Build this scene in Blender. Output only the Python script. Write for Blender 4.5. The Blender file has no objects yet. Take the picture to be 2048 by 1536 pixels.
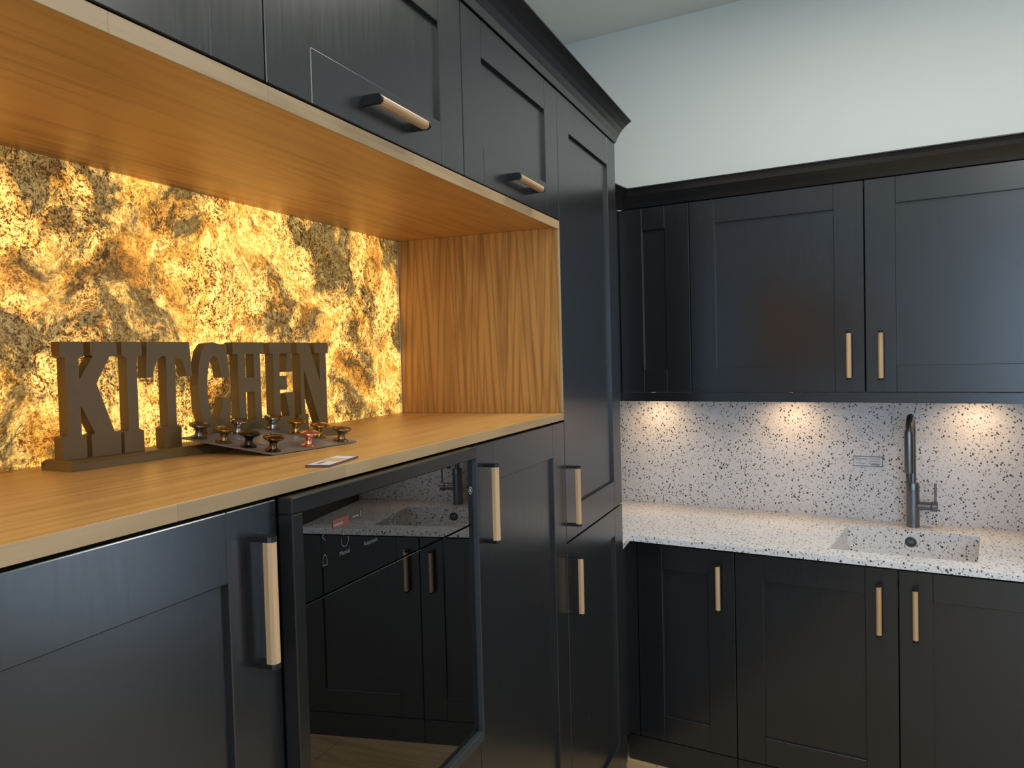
import bpy, bmesh, math, random
from mathutils import Vector, Matrix

random.seed(7)
scene = bpy.context.scene
COL = scene.collection

# ------------------------------------------------------------------ camera
F_PX, YAW, PITCH, ROLL = 1595.68, 0.383685, 0.0335780, -0.0260716
CAM = Vector((0.679509, -0.566913, 1.514653))
fw = Vector((-math.sin(YAW) * math.cos(PITCH), math.cos(YAW) * math.cos(PITCH), -math.sin(PITCH)))
rt = fw.cross(Vector((0, 0, 1))).normalized()
up = rt.cross(fw)
c_, s_ = math.cos(ROLL), math.sin(ROLL)
rt, up = c_ * rt + s_ * up, -s_ * rt + c_ * up
cam_data = bpy.data.cameras.new('camera')
cam_data.sensor_width = 36.0
cam_data.lens = F_PX / 2048 * 36.0
cam_data.clip_start = 0.02
cam = bpy.data.objects.new('camera', cam_data)
cam.matrix_world = Matrix(((rt.x, up.x, -fw.x, CAM.x), (rt.y, up.y, -fw.y, CAM.y), (rt.z, up.z, -fw.z, CAM.z), (0, 0, 0, 1)))
COL.objects.link(cam)
scene.camera = cam

# ------------------------------------------------------------------ colour management, world, large lights
scene.view_settings.view_transform = 'Standard'
scene.view_settings.look = 'None'
scene.view_settings.gamma = 1.0
scene.view_settings.use_curve_mapping = False
scene.view_settings.exposure = 0.0
scene.cycles.max_bounces = 8
scene.cycles.adaptive_threshold = 0.025
scene.cycles.diffuse_bounces = 4
scene.cycles.glossy_bounces = 4

world = bpy.data.worlds.new('world')
scene.world = world
world.use_nodes = True
wb = world.node_tree.nodes['Background']
wb.inputs['Color'].default_value = (0.62, 0.78, 1.0, 1)
wb.inputs['Strength'].default_value = 1.0


def area_light(name, loc, rot, sx, sy, power, color):
    l = bpy.data.lights.new(name, 'AREA')
    l.shape = 'RECTANGLE'
    l.size, l.size_y = sx, sy
    l.energy = power
    l.color = color
    o = bpy.data.objects.new(name, l)
    o.location = loc
    o.rotation_euler = rot
    COL.objects.link(o)
    return o


# daylight entering through the shop window in the rear wall
area_light('daylight', (1.9, -3.795, 1.5), (math.radians(90), 0, 0), 3.4, 2.2, 85, (0.52, 0.74, 1.0))
# daylight through the glazed opening in the back wall, beyond the end of the sink run
area_light('daylight', (3.365, 2.376, 1.15), (math.radians(-90), 0, -0.164046), 1.6, 1.9, 24, (0.60, 0.79, 1.0))
# unseen ceiling LED panels, added as ambient fill (their housings are built below)
FILL_PANELS = [(0.55, 1.55), (2.2, 1.35), (0.95, -1.3), (2.6, -1.3)]
CEIL = 2.954
for i, (px, py) in enumerate(FILL_PANELS):
    area_light('fill_panel_lamp', (px, py, CEIL - 0.022), (0, 0, 0), 0.56, 0.56, 18.8, (1.0, 0.975, 0.90))

# ------------------------------------------------------------------ helpers


def tag(o, label, cat, group=None):
    o['label'] = label
    o['category'] = cat
    if group:
        o['group'] = group
    return o


def thing(name, label, cat, loc, group=None):
    o = bpy.data.objects.new(name, None)
    o.empty_display_size = 0.05
    o.location = loc
    COL.objects.link(o)
    return tag(o, label, cat, group)


def origin_of(o):
    v = Vector((0, 0, 0))
    while o is not None:
        v += Vector(o.location)
        o = o.parent
    return v


def link_mesh(name, bm, mat, parent=None, loc=None, smooth=False, label=None):
    """bm holds world coordinates; the object gets its origin at loc or at its parent's origin"""
    base = origin_of(parent) if parent is not None else Vector((0, 0, 0))
    org = Vector(loc) if loc is not None else base
    bmesh.ops.translate(bm, verts=bm.verts, vec=-org)
    bmesh.ops.recalc_face_normals(bm, faces=bm.faces)
    me = bpy.data.meshes.new(name)
    bm.to_mesh(me)
    bm.free()
    if smooth:
        for p in me.polygons:
            p.use_smooth = True
        try:
            me.set_sharp_from_angle(angle=math.radians(35))
        except Exception:
            pass
    for m in (mat if isinstance(mat, (list, tuple)) else [mat]):
        me.materials.append(m)
    o = bpy.data.objects.new(name, me)
    COL.objects.link(o)
    if parent is not None:
        o.parent = parent
    o.location = org - base
    if label:
        o['label'] = label
    return o


def struct(name, bm, mat, parent=None):
    o = link_mesh(name, bm, mat, parent)
    if parent is None:
        o['kind'] = 'structure'
    return o


def add_box(bm, lo, hi, bev=0.0):
    lo = Vector(lo)
    hi = Vector(hi)
    r = bmesh.ops.create_cube(bm, size=1.0)
    vs = r['verts']
    for v in vs:
        v.co = Vector((lo[i] + (v.co[i] + 0.5) * (hi[i] - lo[i]) for i in range(3)))
    if bev > 0:
        es = list({e for v in vs for e in v.link_edges})
        bmesh.ops.bevel(bm, geom=es, offset=bev, segments=1, affect='EDGES', clamp_overlap=True)
    return vs


def boxes(*bs, bev=0.0):
    bm = bmesh.new()
    for lo, hi in bs:
        add_box(bm, lo, hi, bev)
    return bm


def add_prism(bm, pts, fa, fb):
    """pts 2D outline; fa/fb map (u,v) to 3D for the two caps"""
    a = [bm.verts.new(fa(*p)) for p in pts]
    b = [bm.verts.new(fb(*p)) for p in pts]
    n = len(pts)
    fs = [bm.faces.new(a), bm.faces.new(list(reversed(b)))]
    for f_ in fs:
        f_.normal_update()
    for i in range(n):
        j = (i + 1) % n
        bm.faces.new((a[i], b[i], b[j], a[j]))
    bmesh.ops.triangulate(bm, faces=fs)


def frame_of(axis):
    axis = Vector(axis).normalized()
    t = Vector((0, 0, 1)) if abs(axis.z) < 0.9 else Vector((1, 0, 0))
    a = axis.cross(t).normalized()
    return a, axis.cross(a).normalized()


def add_lathe(bm, prof, base, axis=(0, 0, 1), n=28):
    """prof: list of (radius, height) from bottom to top"""
    base = Vector(base)
    ax = Vector(axis).normalized()
    a, b = frame_of(ax)
    rings = []
    for r, h in prof:
        if r < 1e-6:
            rings.append([bm.verts.new(base + ax * h)])
        else:
            rings.append([bm.verts.new(base + ax * h + (a * math.cos(2 * math.pi * k / n) + b * math.sin(2 * math.pi * k / n)) * r) for k in range(n)])
    for r0, r1 in zip(rings, rings[1:]):
        for k in range(n):
            j = (k + 1) % n
            if len(r0) == 1 and len(r1) == 1:
                continue
            if len(r0) == 1:
                bm.faces.new((r0[0], r1[k], r1[j]))
            elif len(r1) == 1:
                bm.faces.new((r0[k], r0[j], r1[0]))
            else:
                bm.faces.new((r0[k], r0[j], r1[j], r1[k]))
    if len(rings[0]) > 1:
        bm.faces.new(list(reversed(rings[0])))
    if len(rings[-1]) > 1:
        bm.faces.new(rings[-1])


def add_tube(bm, pts, rad, n=20):
    pts = [Vector(p) for p in pts]
    rads = rad if isinstance(rad, (list, tuple)) else [rad] * len(pts)
    prev = None
    rings = []
    for i, p in enumerate(pts):
        d = (pts[min(i + 1, len(pts) - 1)] - pts[max(i - 1, 0)]).normalized()
        if prev is None:
            a, _ = frame_of(d)
        else:
            a = (prev - d * prev.dot(d)).normalized()
        prev = a
        b = d.cross(a)
        rings.append([bm.verts.new(p + (a * math.cos(2 * math.pi * k / n) + b * math.sin(2 * math.pi * k / n)) * rads[i]) for k in range(n)])
    for r0, r1 in zip(rings, rings[1:]):
        for k in range(n):
            j = (k + 1) % n
            bm.faces.new((r0[k], r0[j], r1[j], r1[k]))
    bm.faces.new(list(reversed(rings[0])))
    bm.faces.new(rings[-1])


# ------------------------------------------------------------------ materials
class NT:
    def __init__(self, name):
        self.m = bpy.data.materials.new(name)
        self.m.use_nodes = True
        self.t = self.m.node_tree
        self.b = self.t.nodes['Principled BSDF']

    def n(self, typ, **kw):
        nd = self.t.nodes.new(typ)
        for k, v in kw.items():
            if k.startswith('i_'):
                key = k[2:]
                key = int(key) if key.isdigit() else key.replace('_', ' ')
                if isinstance(v, bpy.types.NodeSocket):
                    self.t.links.new(v, nd.inputs[key])
                else:
                    nd.inputs[key].default_value = v
            else:
                setattr(nd, k, v)
        return nd

    def link(self, a, b):
        self.t.links.new(a, b)

    def math(self, op, a, b=None, clamp=False):
        nd = self.n('ShaderNodeMath', operation=op, use_clamp=clamp)
        for i, v in enumerate((a, b)):
            if v is None:
                continue
            if isinstance(v, bpy.types.NodeSocket):
                self.link(v, nd.inputs[i])
            else:
                nd.inputs[i].default_value = v
        return nd.outputs[0]

    def pos(self, scale=(1, 1, 1), loc=(0, 0, 0)):
        g = self.n('ShaderNodeNewGeometry')
        mp = self.n('ShaderNodeMapping')
        self.link(g.outputs['Position'], mp.inputs['Vector'])
        mp.inputs['Scale'].default_value = scale
        mp.inputs['Location'].default_value = loc
        return mp.outputs[0]

    def noise(self, vec, scale, detail=3.0, rough=0.5, dist=0.0):
        nd = self.n('ShaderNodeTexNoise')
        self.link(vec, nd.inputs['Vector'])
        nd.inputs['Scale'].default_value = scale
        nd.inputs['Detail'].default_value = detail
        nd.inputs['Roughness'].default_value = rough
        nd.inputs['Distortion'].default_value = dist
        return nd

    def ramp(self, fac, stops, interp='LINEAR'):
        nd = self.n('ShaderNodeValToRGB')
        self.link(fac, nd.inputs[0])
        cr = nd.color_ramp
        cr.interpolation = interp
        while len(cr.elements) < len(stops):
            cr.elements.new(0.5)
        for e, (p, c) in zip(cr.elements, stops):
            e.position = p
            e.color = (*c, 1) if len(c) == 3 else c
        return nd.outputs['Color']

    def mix(self, fac, a, b, blend='MIX'):
        nd = self.n('ShaderNodeMix', data_type='RGBA', blend_type=blend)
        for sock, v in ((nd.inputs['Factor'], fac), (nd.inputs[6], a), (nd.inputs[7], b)):
            if isinstance(v, bpy.types.NodeSocket):
                self.link(v, sock)
            elif isinstance(v, (int, float)):
                sock.default_value = v
            else:
                sock.default_value = (*v, 1)
        return nd.outputs[2]

    def bump(self, height, strength, dist=0.001):
        nd = self.n('ShaderNodeBump')
        nd.inputs['Strength'].default_value = strength
        nd.inputs['Distance'].default_value = dist
        self.link(height, nd.inputs['Height'])
        self.link(nd.outputs[0], self.b.inputs['Normal'])

    def set(self, **kw):
        for k, v in kw.items():
            s = self.b.inputs[k.replace('_', ' ')]
            if isinstance(v, bpy.types.NodeSocket):
                self.link(v, s)
            elif isinstance(v, tuple) and len(v) == 3:
                s.default_value = (*v, 1)
            else:
                s.default_value = v
        return self.m


def simple(name, col, rough=0.5, metal=0.0, var=0.06, scale=60.0, **kw):
    t = NT(name)
    nz = t.noise(t.pos(), scale, 1).outputs['Fac']
    c = t.mix(nz, tuple(x * (1 - var) for x in col), tuple(min(1, x * (1 + var)) for x in col))
    r = t.math('ADD', t.math('MULTIPLY', nz, 0.06), rough - 0.03)
    return t.set(Base_Color=c, Roughness=r, Metallic=metal, **kw)


def paint_material():
    t = NT('dark_cabinet_paint')
    nz = t.noise(t.pos((1, 1, 0.06)), 160, 1).outputs['Fac']
    c = t.mix(nz, (0.0095, 0.0102, 0.0116), (0.0118, 0.0125, 0.0140))
    r = t.math('ADD', t.math('MULTIPLY', nz, 0.07), 0.215)
    return t.set(Base_Color=c, Roughness=r, Specular_IOR_Level=0.8)


def wood_material(name, grain, c0, c1, c2, rough=0.42, cathedral=1.0, leaf=None):
    """grain: axis index along which the fibres run"""
    t = NT(name)
    oi = t.n('ShaderNodeObjectInfo')
    sc = [1.0, 1.0, 1.0]
    sc[grain] = 0.045
    fine = t.noise(t.pos(tuple(sc)), 190, 3, 0.6).outputs['Fac']
    sc2 = [1.0, 1.0, 1.0]
    sc2[grain] = 0.10
    v = t.pos(tuple(sc2))
    warp = t.noise(v, 7, 2, 0.55, 0.3).outputs['Fac']
    rings = t.math('SINE', t.math('MULTIPLY', warp, 60.0 * cathedral))
    rings = t.math('MULTIPLY', t.math('ADD', rings, 1.0), 0.5)
    rings = t.math('POWER', rings, 2.5)
    broad = t.noise(v, 4, 2).outputs['Fac']
    c = t.mix(t.math('MULTIPLY', rings, 0.50), c1, c0)
    c = t.mix(t.math('MULTIPLY', fine, 0.45), c, c2)
    c = t.mix(t.math('MULTIPLY', broad, 0.35), c, c0)
    sc3 = [1.0, 1.0, 1.0]
    sc3[grain] = 0.035
    st = t.noise(t.pos(tuple(sc3)), 55, 3, 0.65, 0.0).outputs['Fac']
    where = t.noise(v, 5.5, 3, 0.6).outputs['Fac']
    sm = t.math('MULTIPLY', t.ramp(st, [(0.50, (0, 0, 0)), (0.62, (1, 1, 1))]), t.ramp(where, [(0.44, (0.15, 0.15, 0.15)), (0.60, (1, 1, 1))]))
    c = t.mix(t.math('MULTIPLY', sm, 0.55), c, tuple(x * 0.62 for x in c0))
    if leaf:
        ac = t.n('ShaderNodeSeparateXYZ')
        t.link(t.pos(), ac.inputs[0])
        wob = t.math('MULTIPLY', t.noise(v, 9, 3).outputs['Fac'], 0.9)
        fold = t.math('ABSOLUTE', t.math('SUBTRACT', t.math('FRACT', t.math('DIVIDE', t.math('ADD', ac.outputs[0], 5.0), leaf)), 0.5))
        ph = t.math('ADD', t.math('ADD', t.math('MULTIPLY', fold, 5.2), t.math('MULTIPLY', ac.outputs[2], 2.6)), wob)
        arch = t.math('POWER', t.math('ADD', t.math('MULTIPLY', t.math('SINE', t.math('MULTIPLY', ph, 6.2832)), 0.5), 0.5), 5.0)
        c = t.mix(t.math('MULTIPLY', arch, 0.50), c, tuple(x * 0.70 for x in c0))
    tone = t.math('ADD', t.math('MULTIPLY', oi.outputs['Random'], 0.22), 0.89)
    tc = t.n('ShaderNodeCombineColor')
    for i in range(3):
        t.link(tone, tc.inputs[i])
    c = t.mix(1.0, c, tc.outputs[0], 'MULTIPLY')
    return t.set(Base_Color=c, Roughness=rough)


def terrazzo_material():
    t = NT('speckled_quartz')
    p0 = t.pos()
    wv = t.noise(p0, 170, 2).outputs['Color']
    sub = t.n('ShaderNodeVectorMath', operation='SUBTRACT')
    t.link(wv, sub.inputs[0])
    sub.inputs[1].default_value = (0.5, 0.5, 0.5)
    scl = t.n('ShaderNodeVectorMath', operation='SCALE')
    t.link(sub.outputs[0], scl.inputs[0])
    scl.inputs['Scale'].default_value = 0.007
    add = t.n('ShaderNodeVectorMath', operation='ADD')
    t.link(p0, add.inputs[0])
    t.link(scl.outputs[0], add.inputs[1])
    p = add.outputs[0]

    def layer(scale, lo, hi, offset):
        mp = t.n('ShaderNodeMapping')
        t.link(p, mp.inputs['Vector'])
        mp.inputs['Location'].default_value = (offset, offset * 1.7, offset * 0.6)
        mp.inputs['Rotation'].default_value = (0.5 + offset, 0.9, 0.4)
        mp.inputs['Scale'].default_value = (1.0, 0.62, 0.85)
        v = t.n('ShaderNodeTexVoronoi')
        t.link(mp.outputs[0], v.inputs['Vector'])
        v.inputs['Scale'].default_value = scale
        sp = t.n('ShaderNodeSeparateColor')
        t.link(v.outputs['Color'], sp.inputs[0])
        thr = t.math('MULTIPLY', t.math('SUBTRACT', sp.outputs[0], lo), hi)
        d = t.math('SUBTRACT', thr, v.outputs['Distance'])
        return t.math('MULTIPLY', d, 14.0, clamp=True), sp.outputs[1]

    m1, r1 = layer(122, 0.12, 0.56, 0.0)
    m2, r2 = layer(195, 0.08, 0.47, 3.1)
    big = t.noise(p0, 5, 2).outputs['Fac']
    base = t.mix(big, (0.70, 0.675, 0.685), (0.77, 0.755, 0.765))
    dark = t.ramp(r1, [(0.0, (0.020, 0.020, 0.022)), (0.5, (0.07, 0.065, 0.06)), (1.0, (0.19, 0.175, 0.16))])
    grey = t.ramp(r2, [(0.0, (0.20, 0.19, 0.18)), (1.0, (0.42, 0.40, 0.38))])
    c = t.mix(m2, base, grey)
    c = t.mix(m1, c, dark)
    return t.set(Base_Color=c, Roughness=0.28, Specular_IOR_Level=0.45)


def backlit_stone_material():
    t = NT('backlit_stone')
    p0 = t.pos((1, 1, 1))
    w = t.noise(p0, 3.2, 2, 0.6).outputs['Color']
    w2 = t.noise(p0, 17, 2, 0.6).outputs['Color']

    def off(vec, col, amt):
        s = t.n('ShaderNodeVectorMath', operation='SUBTRACT')
        t.link(col, s.inputs[0])
        s.inputs[1].default_value = (0.5, 0.5, 0.5)
        k = t.n('ShaderNodeVectorMath', operation='SCALE')
        t.link(s.outputs[0], k.inputs[0])
        k.inputs['Scale'].default_value = amt
        a = t.n('ShaderNodeVectorMath', operation='ADD')
        t.link(vec, a.inputs[0])
        t.link(k.outputs[0], a.inputs[1])
        return a.outputs[0]
    pw = off(off(p0, w, 0.55), w2, 0.07)
    # strata: broad sheets of stone
    big = t.noise(pw, 5.2, 7, 0.68).outputs['Fac']
    hue = t.noise(pw, 8.5, 4, 0.6).outputs['Fac']
    grit = t.noise(off(p0, w2, 0.02), 250, 2, 0.8).outputs['Fac']
    grit2 = t.noise(off(p0, w2, 0.05), 85, 3, 0.8).outputs['Fac']
    bright = t.ramp(hue, [(0.30, (0.75, 0.29, 0.035)), (0.42, (1.2, 0.53, 0.08)), (0.52, (1.65, 0.90, 0.21)), (0.60, (1.3, 0.60, 0.10)), (0.72, (0.85, 0.33, 0.04))])
    tone = t.ramp(big, [(0.36, (0.13, 0.16, 0.22)), (0.445, (0.20, 0.24, 0.32)), (0.472, (0.50, 0.50, 0.50)), (0.53, (0.90, 0.90, 0.90)), (0.60, (1.2, 1.24, 1.3)), (0.68, (0.55, 0.53, 0.50)), (0.74, (0.2, 0.22, 0.27))])
    c = t.mix(1.0, bright, tone, 'MULTIPLY')
    g = t.ramp(t.math('ADD', t.math('MULTIPLY', grit, 0.5), t.math('MULTIPLY', grit2, 0.5)),
               [(0.42, (0.07, 0.055, 0.035)), (0.465, (0.40, 0.34, 0.27)), (0.495, (0.95, 0.95, 0.95)), (0.55, (1.2, 1.25, 1.35)), (0.62, (1.55, 1.8, 2.2))])
    # where the stone is flaky the grit shows fully, elsewhere it is smooth
    flaky = t.ramp(t.noise(p0, 6.5, 4, 0.6).outputs['Fac'], [(0.38, (0.45, 0.45, 0.45)), (0.54, (1, 1, 1))])
    c = t.mix(flaky, c, t.mix(1.0, c, g, 'MULTIPLY'))
    # thin dark cracks along the contours of the sheets
    for src_, freq, off_, lo, hi in ((big, 13.0, 0.0, 0.42, 0.50), (hue, 17.0, 4.0, 0.50, 0.58)):
        v1 = t.math('ABSOLUTE', t.math('SUBTRACT', t.math('FRACT', t.math('MULTIPLY', src_, freq)), 0.5))
        crack = t.ramp(v1, [(0.0, (0.06, 0.045, 0.03)), (0.025, (0.35, 0.28, 0.20)), (0.055, (1, 1, 1))])
        crmask = t.ramp(t.noise(t.pos((1, 1, 1), (off_, off_, off_)), 8, 3).outputs['Fac'], [(lo, (0, 0, 0)), (hi, (1, 1, 1))])
        c = t.mix(crmask, c, t.mix(1.0, c, crack, 'MULTIPLY'))
    return t.set(Base_Color=(0.10, 0.055, 0.02), Roughness=0.55, Emission_Color=c, Emission_Strength=1.15)


M = {}
M['paint'] = paint_material()
M['carcass'] = simple('carcass_black', (0.010, 0.010, 0.011), 0.5)
M['wall'] = simple('wall_paint', (0.645, 0.66, 0.625), 0.85, var=0.015, scale=4)
M['ceiling'] = simple('ceiling_paint', (0.72, 0.74, 0.71), 0.9, var=0.01, scale=4)
OAK = ((0.34, 0.170, 0.046), (0.53, 0.302, 0.098), (0.44, 0.236, 0.071))
M['oak_y'] = wood_material('oak_veneer_lengthwise', 1, *OAK)
M['oak_z'] = wood_material('oak_veneer_upright', 2, (0.26, 0.120, 0.025), (0.53, 0.285, 0.078), (0.42, 0.205, 0.050), cathedral=1.0, leaf=0.105)
LIP = ((0.28, 0.175, 0.08), (0.41, 0.28, 0.145), (0.34, 0.22, 0.105))
M['lip_y'] = wood_material('oak_lipping_lengthwise', 1, *LIP)
M['lip_z'] = wood_material('oak_lipping_upright', 2, *LIP)
GRIP = ((0.38, 0.22, 0.105), (0.55, 0.36, 0.19), (0.47, 0.29, 0.145))
M['grip'] = [wood_material('handle_oak_x', 0, *GRIP), wood_material('handle_oak_y', 1, *GRIP), wood_material('handle_oak_z', 2, *GRIP)]
M['arm'] = simple('black_metal', (0.020, 0.020, 0.021), 0.36, 0.6)
M['quartz'] = terrazzo_material()
M['stone'] = backlit_stone_material()
M['alu'] = simple('aluminium', (0.62, 0.62, 0.60), 0.35, 0.9)
M['sign'] = simple('brown_painted_wood', (0.135, 0.080, 0.024), 0.5, var=0.12, scale=40)
gg = NT('oven_glass')
M['glass'] = gg.set(Base_Color=(0.002, 0.002, 0.002), Roughness=0.012, IOR=1.95)
M['oven'] = simple('oven_black_enamel', (0.010, 0.010, 0.010), 0.22)
M['oventrim'] = simple('oven_dark_steel', (0.040, 0.045, 0.050), 0.4, 0.3)
M['print'] = simple('white_print', (0.42, 0.42, 0.42), 0.5)
M['print_dim'] = simple('grey_print', (0.14, 0.14, 0.14), 0.5)
M['print_red'] = simple('red_print', (0.15, 0.030, 0.018), 0.5)
M['print_green'] = simple('pale_green_print', (0.45, 0.62, 0.50), 0.5)
M['tap'] = simple('gunmetal', (0.20, 0.212, 0.22), 0.34, 0.85)
M['steel_dark'] = simple('dark_steel', (0.10, 0.115, 0.125), 0.3, 0.8)
M['plate'] = simple('grey_board', (0.16, 0.135, 0.12), 0.42)
M['paper'] = simple('printed_paper', (0.66, 0.66, 0.68), 0.6)
M['paper_grey'] = simple('grey_ink', (0.22, 0.22, 0.26), 0.6)
M['purple_edge'] = simple('dark_card_edge', (0.10, 0.07, 0.075), 0.5)
M['acrylic'] = simple('pale_label_film', (0.21, 0.175, 0.15), 0.3)
M['skirting'] = simple('window_frame_white', (0.75, 0.76, 0.76), 0.5)
M['lampglow'] = simple('fill_panel_diffuser', (0.9, 0.9, 0.9), 0.5, Emission_Color=(0.97, 1.0, 0.94), Emission_Strength=3.0)
M['puckglow'] = simple('puck_diffuser', (0.9, 0.85, 0.7), 0.5, Emission_Color=(1.0, 0.72, 0.40), Emission_Strength=6.0)
gl = NT('window_glass')
M['winglass'] = gl.set(Base_Color=(1, 1, 1), Roughness=0.0, Transmission_Weight=1.0, IOR=1.1)
fl = wood_material('floor_oak', 0, (0.26, 0.17, 0.08), (0.48, 0.34, 0.18), (0.38, 0.255, 0.125), 0.42)
M['floor'] = fl

# ------------------------------------------------------------------ room
X0, X1, Y0, Y1 = -0.505, 4.4, -3.8, 3.10
bm = boxes(((X0 - 0.1, Y0 - 0.1, -0.1), (X1 + 0.1, Y1 + 0.1, -0.012)))
floor = struct('floor', bm, M['carcass'])
pl_l, pl_w = 1.25, 0.19
plank_me = {}
row = 0
y = Y0
while y < Y1 - 0.01:
    x = X0 - random.random() * pl_l
    w = min(pl_w, Y1 - y)
    while x < X1:
        a, b = max(x, X0), min(x + pl_l, X1)
        if b - a > 0.02:
            key = (round(b - a, 3), round(w, 3))
            if key not in plank_me:
                pbm = boxes(((0, 0, -0.012), (key[0] - 0.0015, key[1] - 0.0015, 0.0)), bev=0.001)
                me = bpy.data.meshes.new('plank')
                pbm.to_mesh(me)
                pbm.free()
                me.materials.append(M['floor'])
                plank_me[key] = me
            o = bpy.data.objects.new('plank', plank_me[key])
            o.location = (a, y, 0)
            o.parent = floor
            COL.objects.link(o)
        x += pl_l
    y += pl_w
struct('ceiling', boxes(((X0 - 0.1, Y0 - 0.1, CEIL), (X1 + 0.1, Y1 + 0.1, CEIL + 0.1))), M['ceiling'])
struct('wall_left', boxes(((X0 - 0.1, Y0 - 0.1, 0), (X0, Y1, CEIL))), M['wall'])
struct('wall_right', boxes(((X1, Y0 - 0.1, 0), (X1 + 0.1, Y1, CEIL))), M['wall'])
# rear wall with the shop window
wx0, wx1, wz0, wz1 = 0.2, 3.6, 0.4, 2.6
struct('wall_rear', boxes(((X0, Y0 - 0.1, 0), (wx0, Y0, CEIL)), ((wx1, Y0 - 0.1, 0), (X1, Y0, CEIL)),
                          ((wx0, Y0 - 0.1, 0), (wx1, Y0, wz0)), ((wx0, Y0 - 0.1, wz1), (wx1, Y0, CEIL))), M['wall'])
fr = 0.05
wf = struct('window_1', boxes(((wx0, Y0 - 0.08, wz0), (wx0 + fr, Y0 - 0.02, wz1)), ((wx1 - fr, Y0 - 0.08, wz0), (wx1, Y0 - 0.02, wz1)),
                              ((wx0 + fr, Y0 - 0.08, wz0), (wx1 - fr, Y0 - 0.02, wz0 + fr)), ((wx0 + fr, Y0 - 0.08, wz1 - fr), (wx1 - fr, Y0 - 0.02, wz1)),
                              (((wx0 + wx1) / 2 - fr / 2, Y0 - 0.08, wz0 + fr), ((wx0 + wx1) / 2 + fr / 2, Y0 - 0.02, wz1 - fr))), M['skirting'])
for a, b in ((wx0 + fr, (wx0 + wx1) / 2 - fr / 2), ((wx0 + wx1) / 2 + fr / 2, wx1 - fr)):
    link_mesh('pane', boxes(((a, Y0 - 0.056, wz0 + fr), (b, Y0 - 0.05, wz1 - fr))), M['winglass'], wf)
for i, (px, py) in enumerate(FILL_PANELS):  # housings and diffusers of the added fill panels, out of view
    words = ['nearest the corner of the kitchen', 'towards the back wall on the right', 'above the viewer', 'towards the window wall on the right'][i]
    t = thing('ceiling_fill_light', 'added square fill-light panel on the ceiling ' + words, 'ceiling light', (px, py, CEIL), 'added ceiling fill-light panels')
    link_mesh('housing', boxes(((px - .31, py - .31, CEIL - .02), (px - .285, py + .31, CEIL)), ((px + .285, py - .31, CEIL - .02), (px + .31, py + .31, CEIL)),
                               ((px - .285, py - .31, CEIL - .02), (px + .285, py - .285, CEIL)), ((px - .285, py + .285, CEIL - .02), (px + .285, py + .31, CEIL))), M['skirting'], t)
    link_mesh('diffuser', boxes(((px - .285, py - .285, CEIL - .012), (px + .285, py + .285, CEIL))), M['lampglow'], t)

# ------------------------------------------------------------------ cabinet building kit
# a run maps (a along the run, b up, c out of the door face) to the room


def run_left(a, b, c):
    return Vector((c, a, b))


def make_run_right(yface):
    def f(a, b, c):
        return Vector((a, yface - c, b))
    return f


def rbox(bm, run, a0, a1, b0, b1, c0, c1, bev=0.0):
    p, q = run(a0, b0, c0), run(a1, b1, c1)
    add_box(bm, [min(p[i], q[i]) for i in range(3)], [max(p[i], q[i]) for i in range(3)], bev)


def rb(run, *args, bev=0.0):
    bm = bmesh.new()
    for a in args:
        rbox(bm, run, *a, bev=bev)
    return bm


def add_handle(door, run, a, b, vertical, length=0.153):
    """bar handle: oak grip with a rounded front held between two black arms"""
    w, h = 0.0078, length / 2
    prof = [(-w, 0.019), (w, 0.019), (w, 0.0262), (w * 0.72, 0.0300), (w * 0.3, 0.0316), (-w * 0.3, 0.0316), (-w * 0.72, 0.0300), (-w, 0.0262)]
    arm = [(-w, 0.0), (w, 0.0), (w, 0.0266), (w * 0.72, 0.0307), (w * 0.3, 0.0324), (-w * 0.3, 0.0324), (-w * 0.72, 0.0307), (-w, 0.0266)]

    def P(side, along, out):
        return run(a + side, b + along, out) if vertical else run(a + along, b + side, out)
    bm = bmesh.new()
    add_prism(bm, prof, lambda s, o: P(s, -h, o), lambda s, o: P(s, h, o))
    d = P(0, 1, 0) - P(0, 0, 0)
    ax = max(range(3), key=lambda i: abs(d[i]))
    link_mesh('handle_grip', bm, M['grip'][ax], door, label='pale oak grip of the bar handle')
    for s in (-1, 1):
        bm = bmesh.new()
        add_prism(bm, arm, lambda q, o: P(q, s * h, o), lambda q, o: P(q, s * (h + 0.0066), o))
        link_mesh('handle_arm', bm, M['arm'], door, label='black metal arm of the bar handle')


def add_door(cab, run, a0, a1, b0, b1, stile=0.095, rail=0.088, rail_b=None, handle=None, name='door', th=0.018, rec=0.0085):
    rail_b = rail_b or rail
    bev = 0.0013
    door = link_mesh(name, rb(run, (a0 + stile - .004, a1 - stile + .004, b0 + rail_b - .004, b1 - rail + .004, -th + .002, -rec)), M['paint'], cab)
    link_mesh('stile', rb(run, (a0, a0 + stile, b0, b1, -th, 0), bev=bev), M['paint'], door)
    link_mesh('stile', rb(run, (a1 - stile, a1, b0, b1, -th, 0), bev=bev), M['paint'], door)
    link_mesh('rail', rb(run, (a0 + stile, a1 - stile, b0, b0 + rail_b, -th, 0), bev=bev), M['paint'], door)
    link_mesh('rail', rb(run, (a0 + stile, a1 - stile, b1 - rail, b1, -th, 0), bev=bev), M['paint'], door)
    if handle:
        add_handle(door, run, *handle)
    return door


# ------------------------------------------------------------------ left run
L = run_left
Zdk = 0.098          # underside of the doors
OAKTOP, OAKBOT = 1.3605, 1.3415
DEPTH = 0.50
YT0, YT1 = 1.4865, 2.0975
CF = -.020

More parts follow.
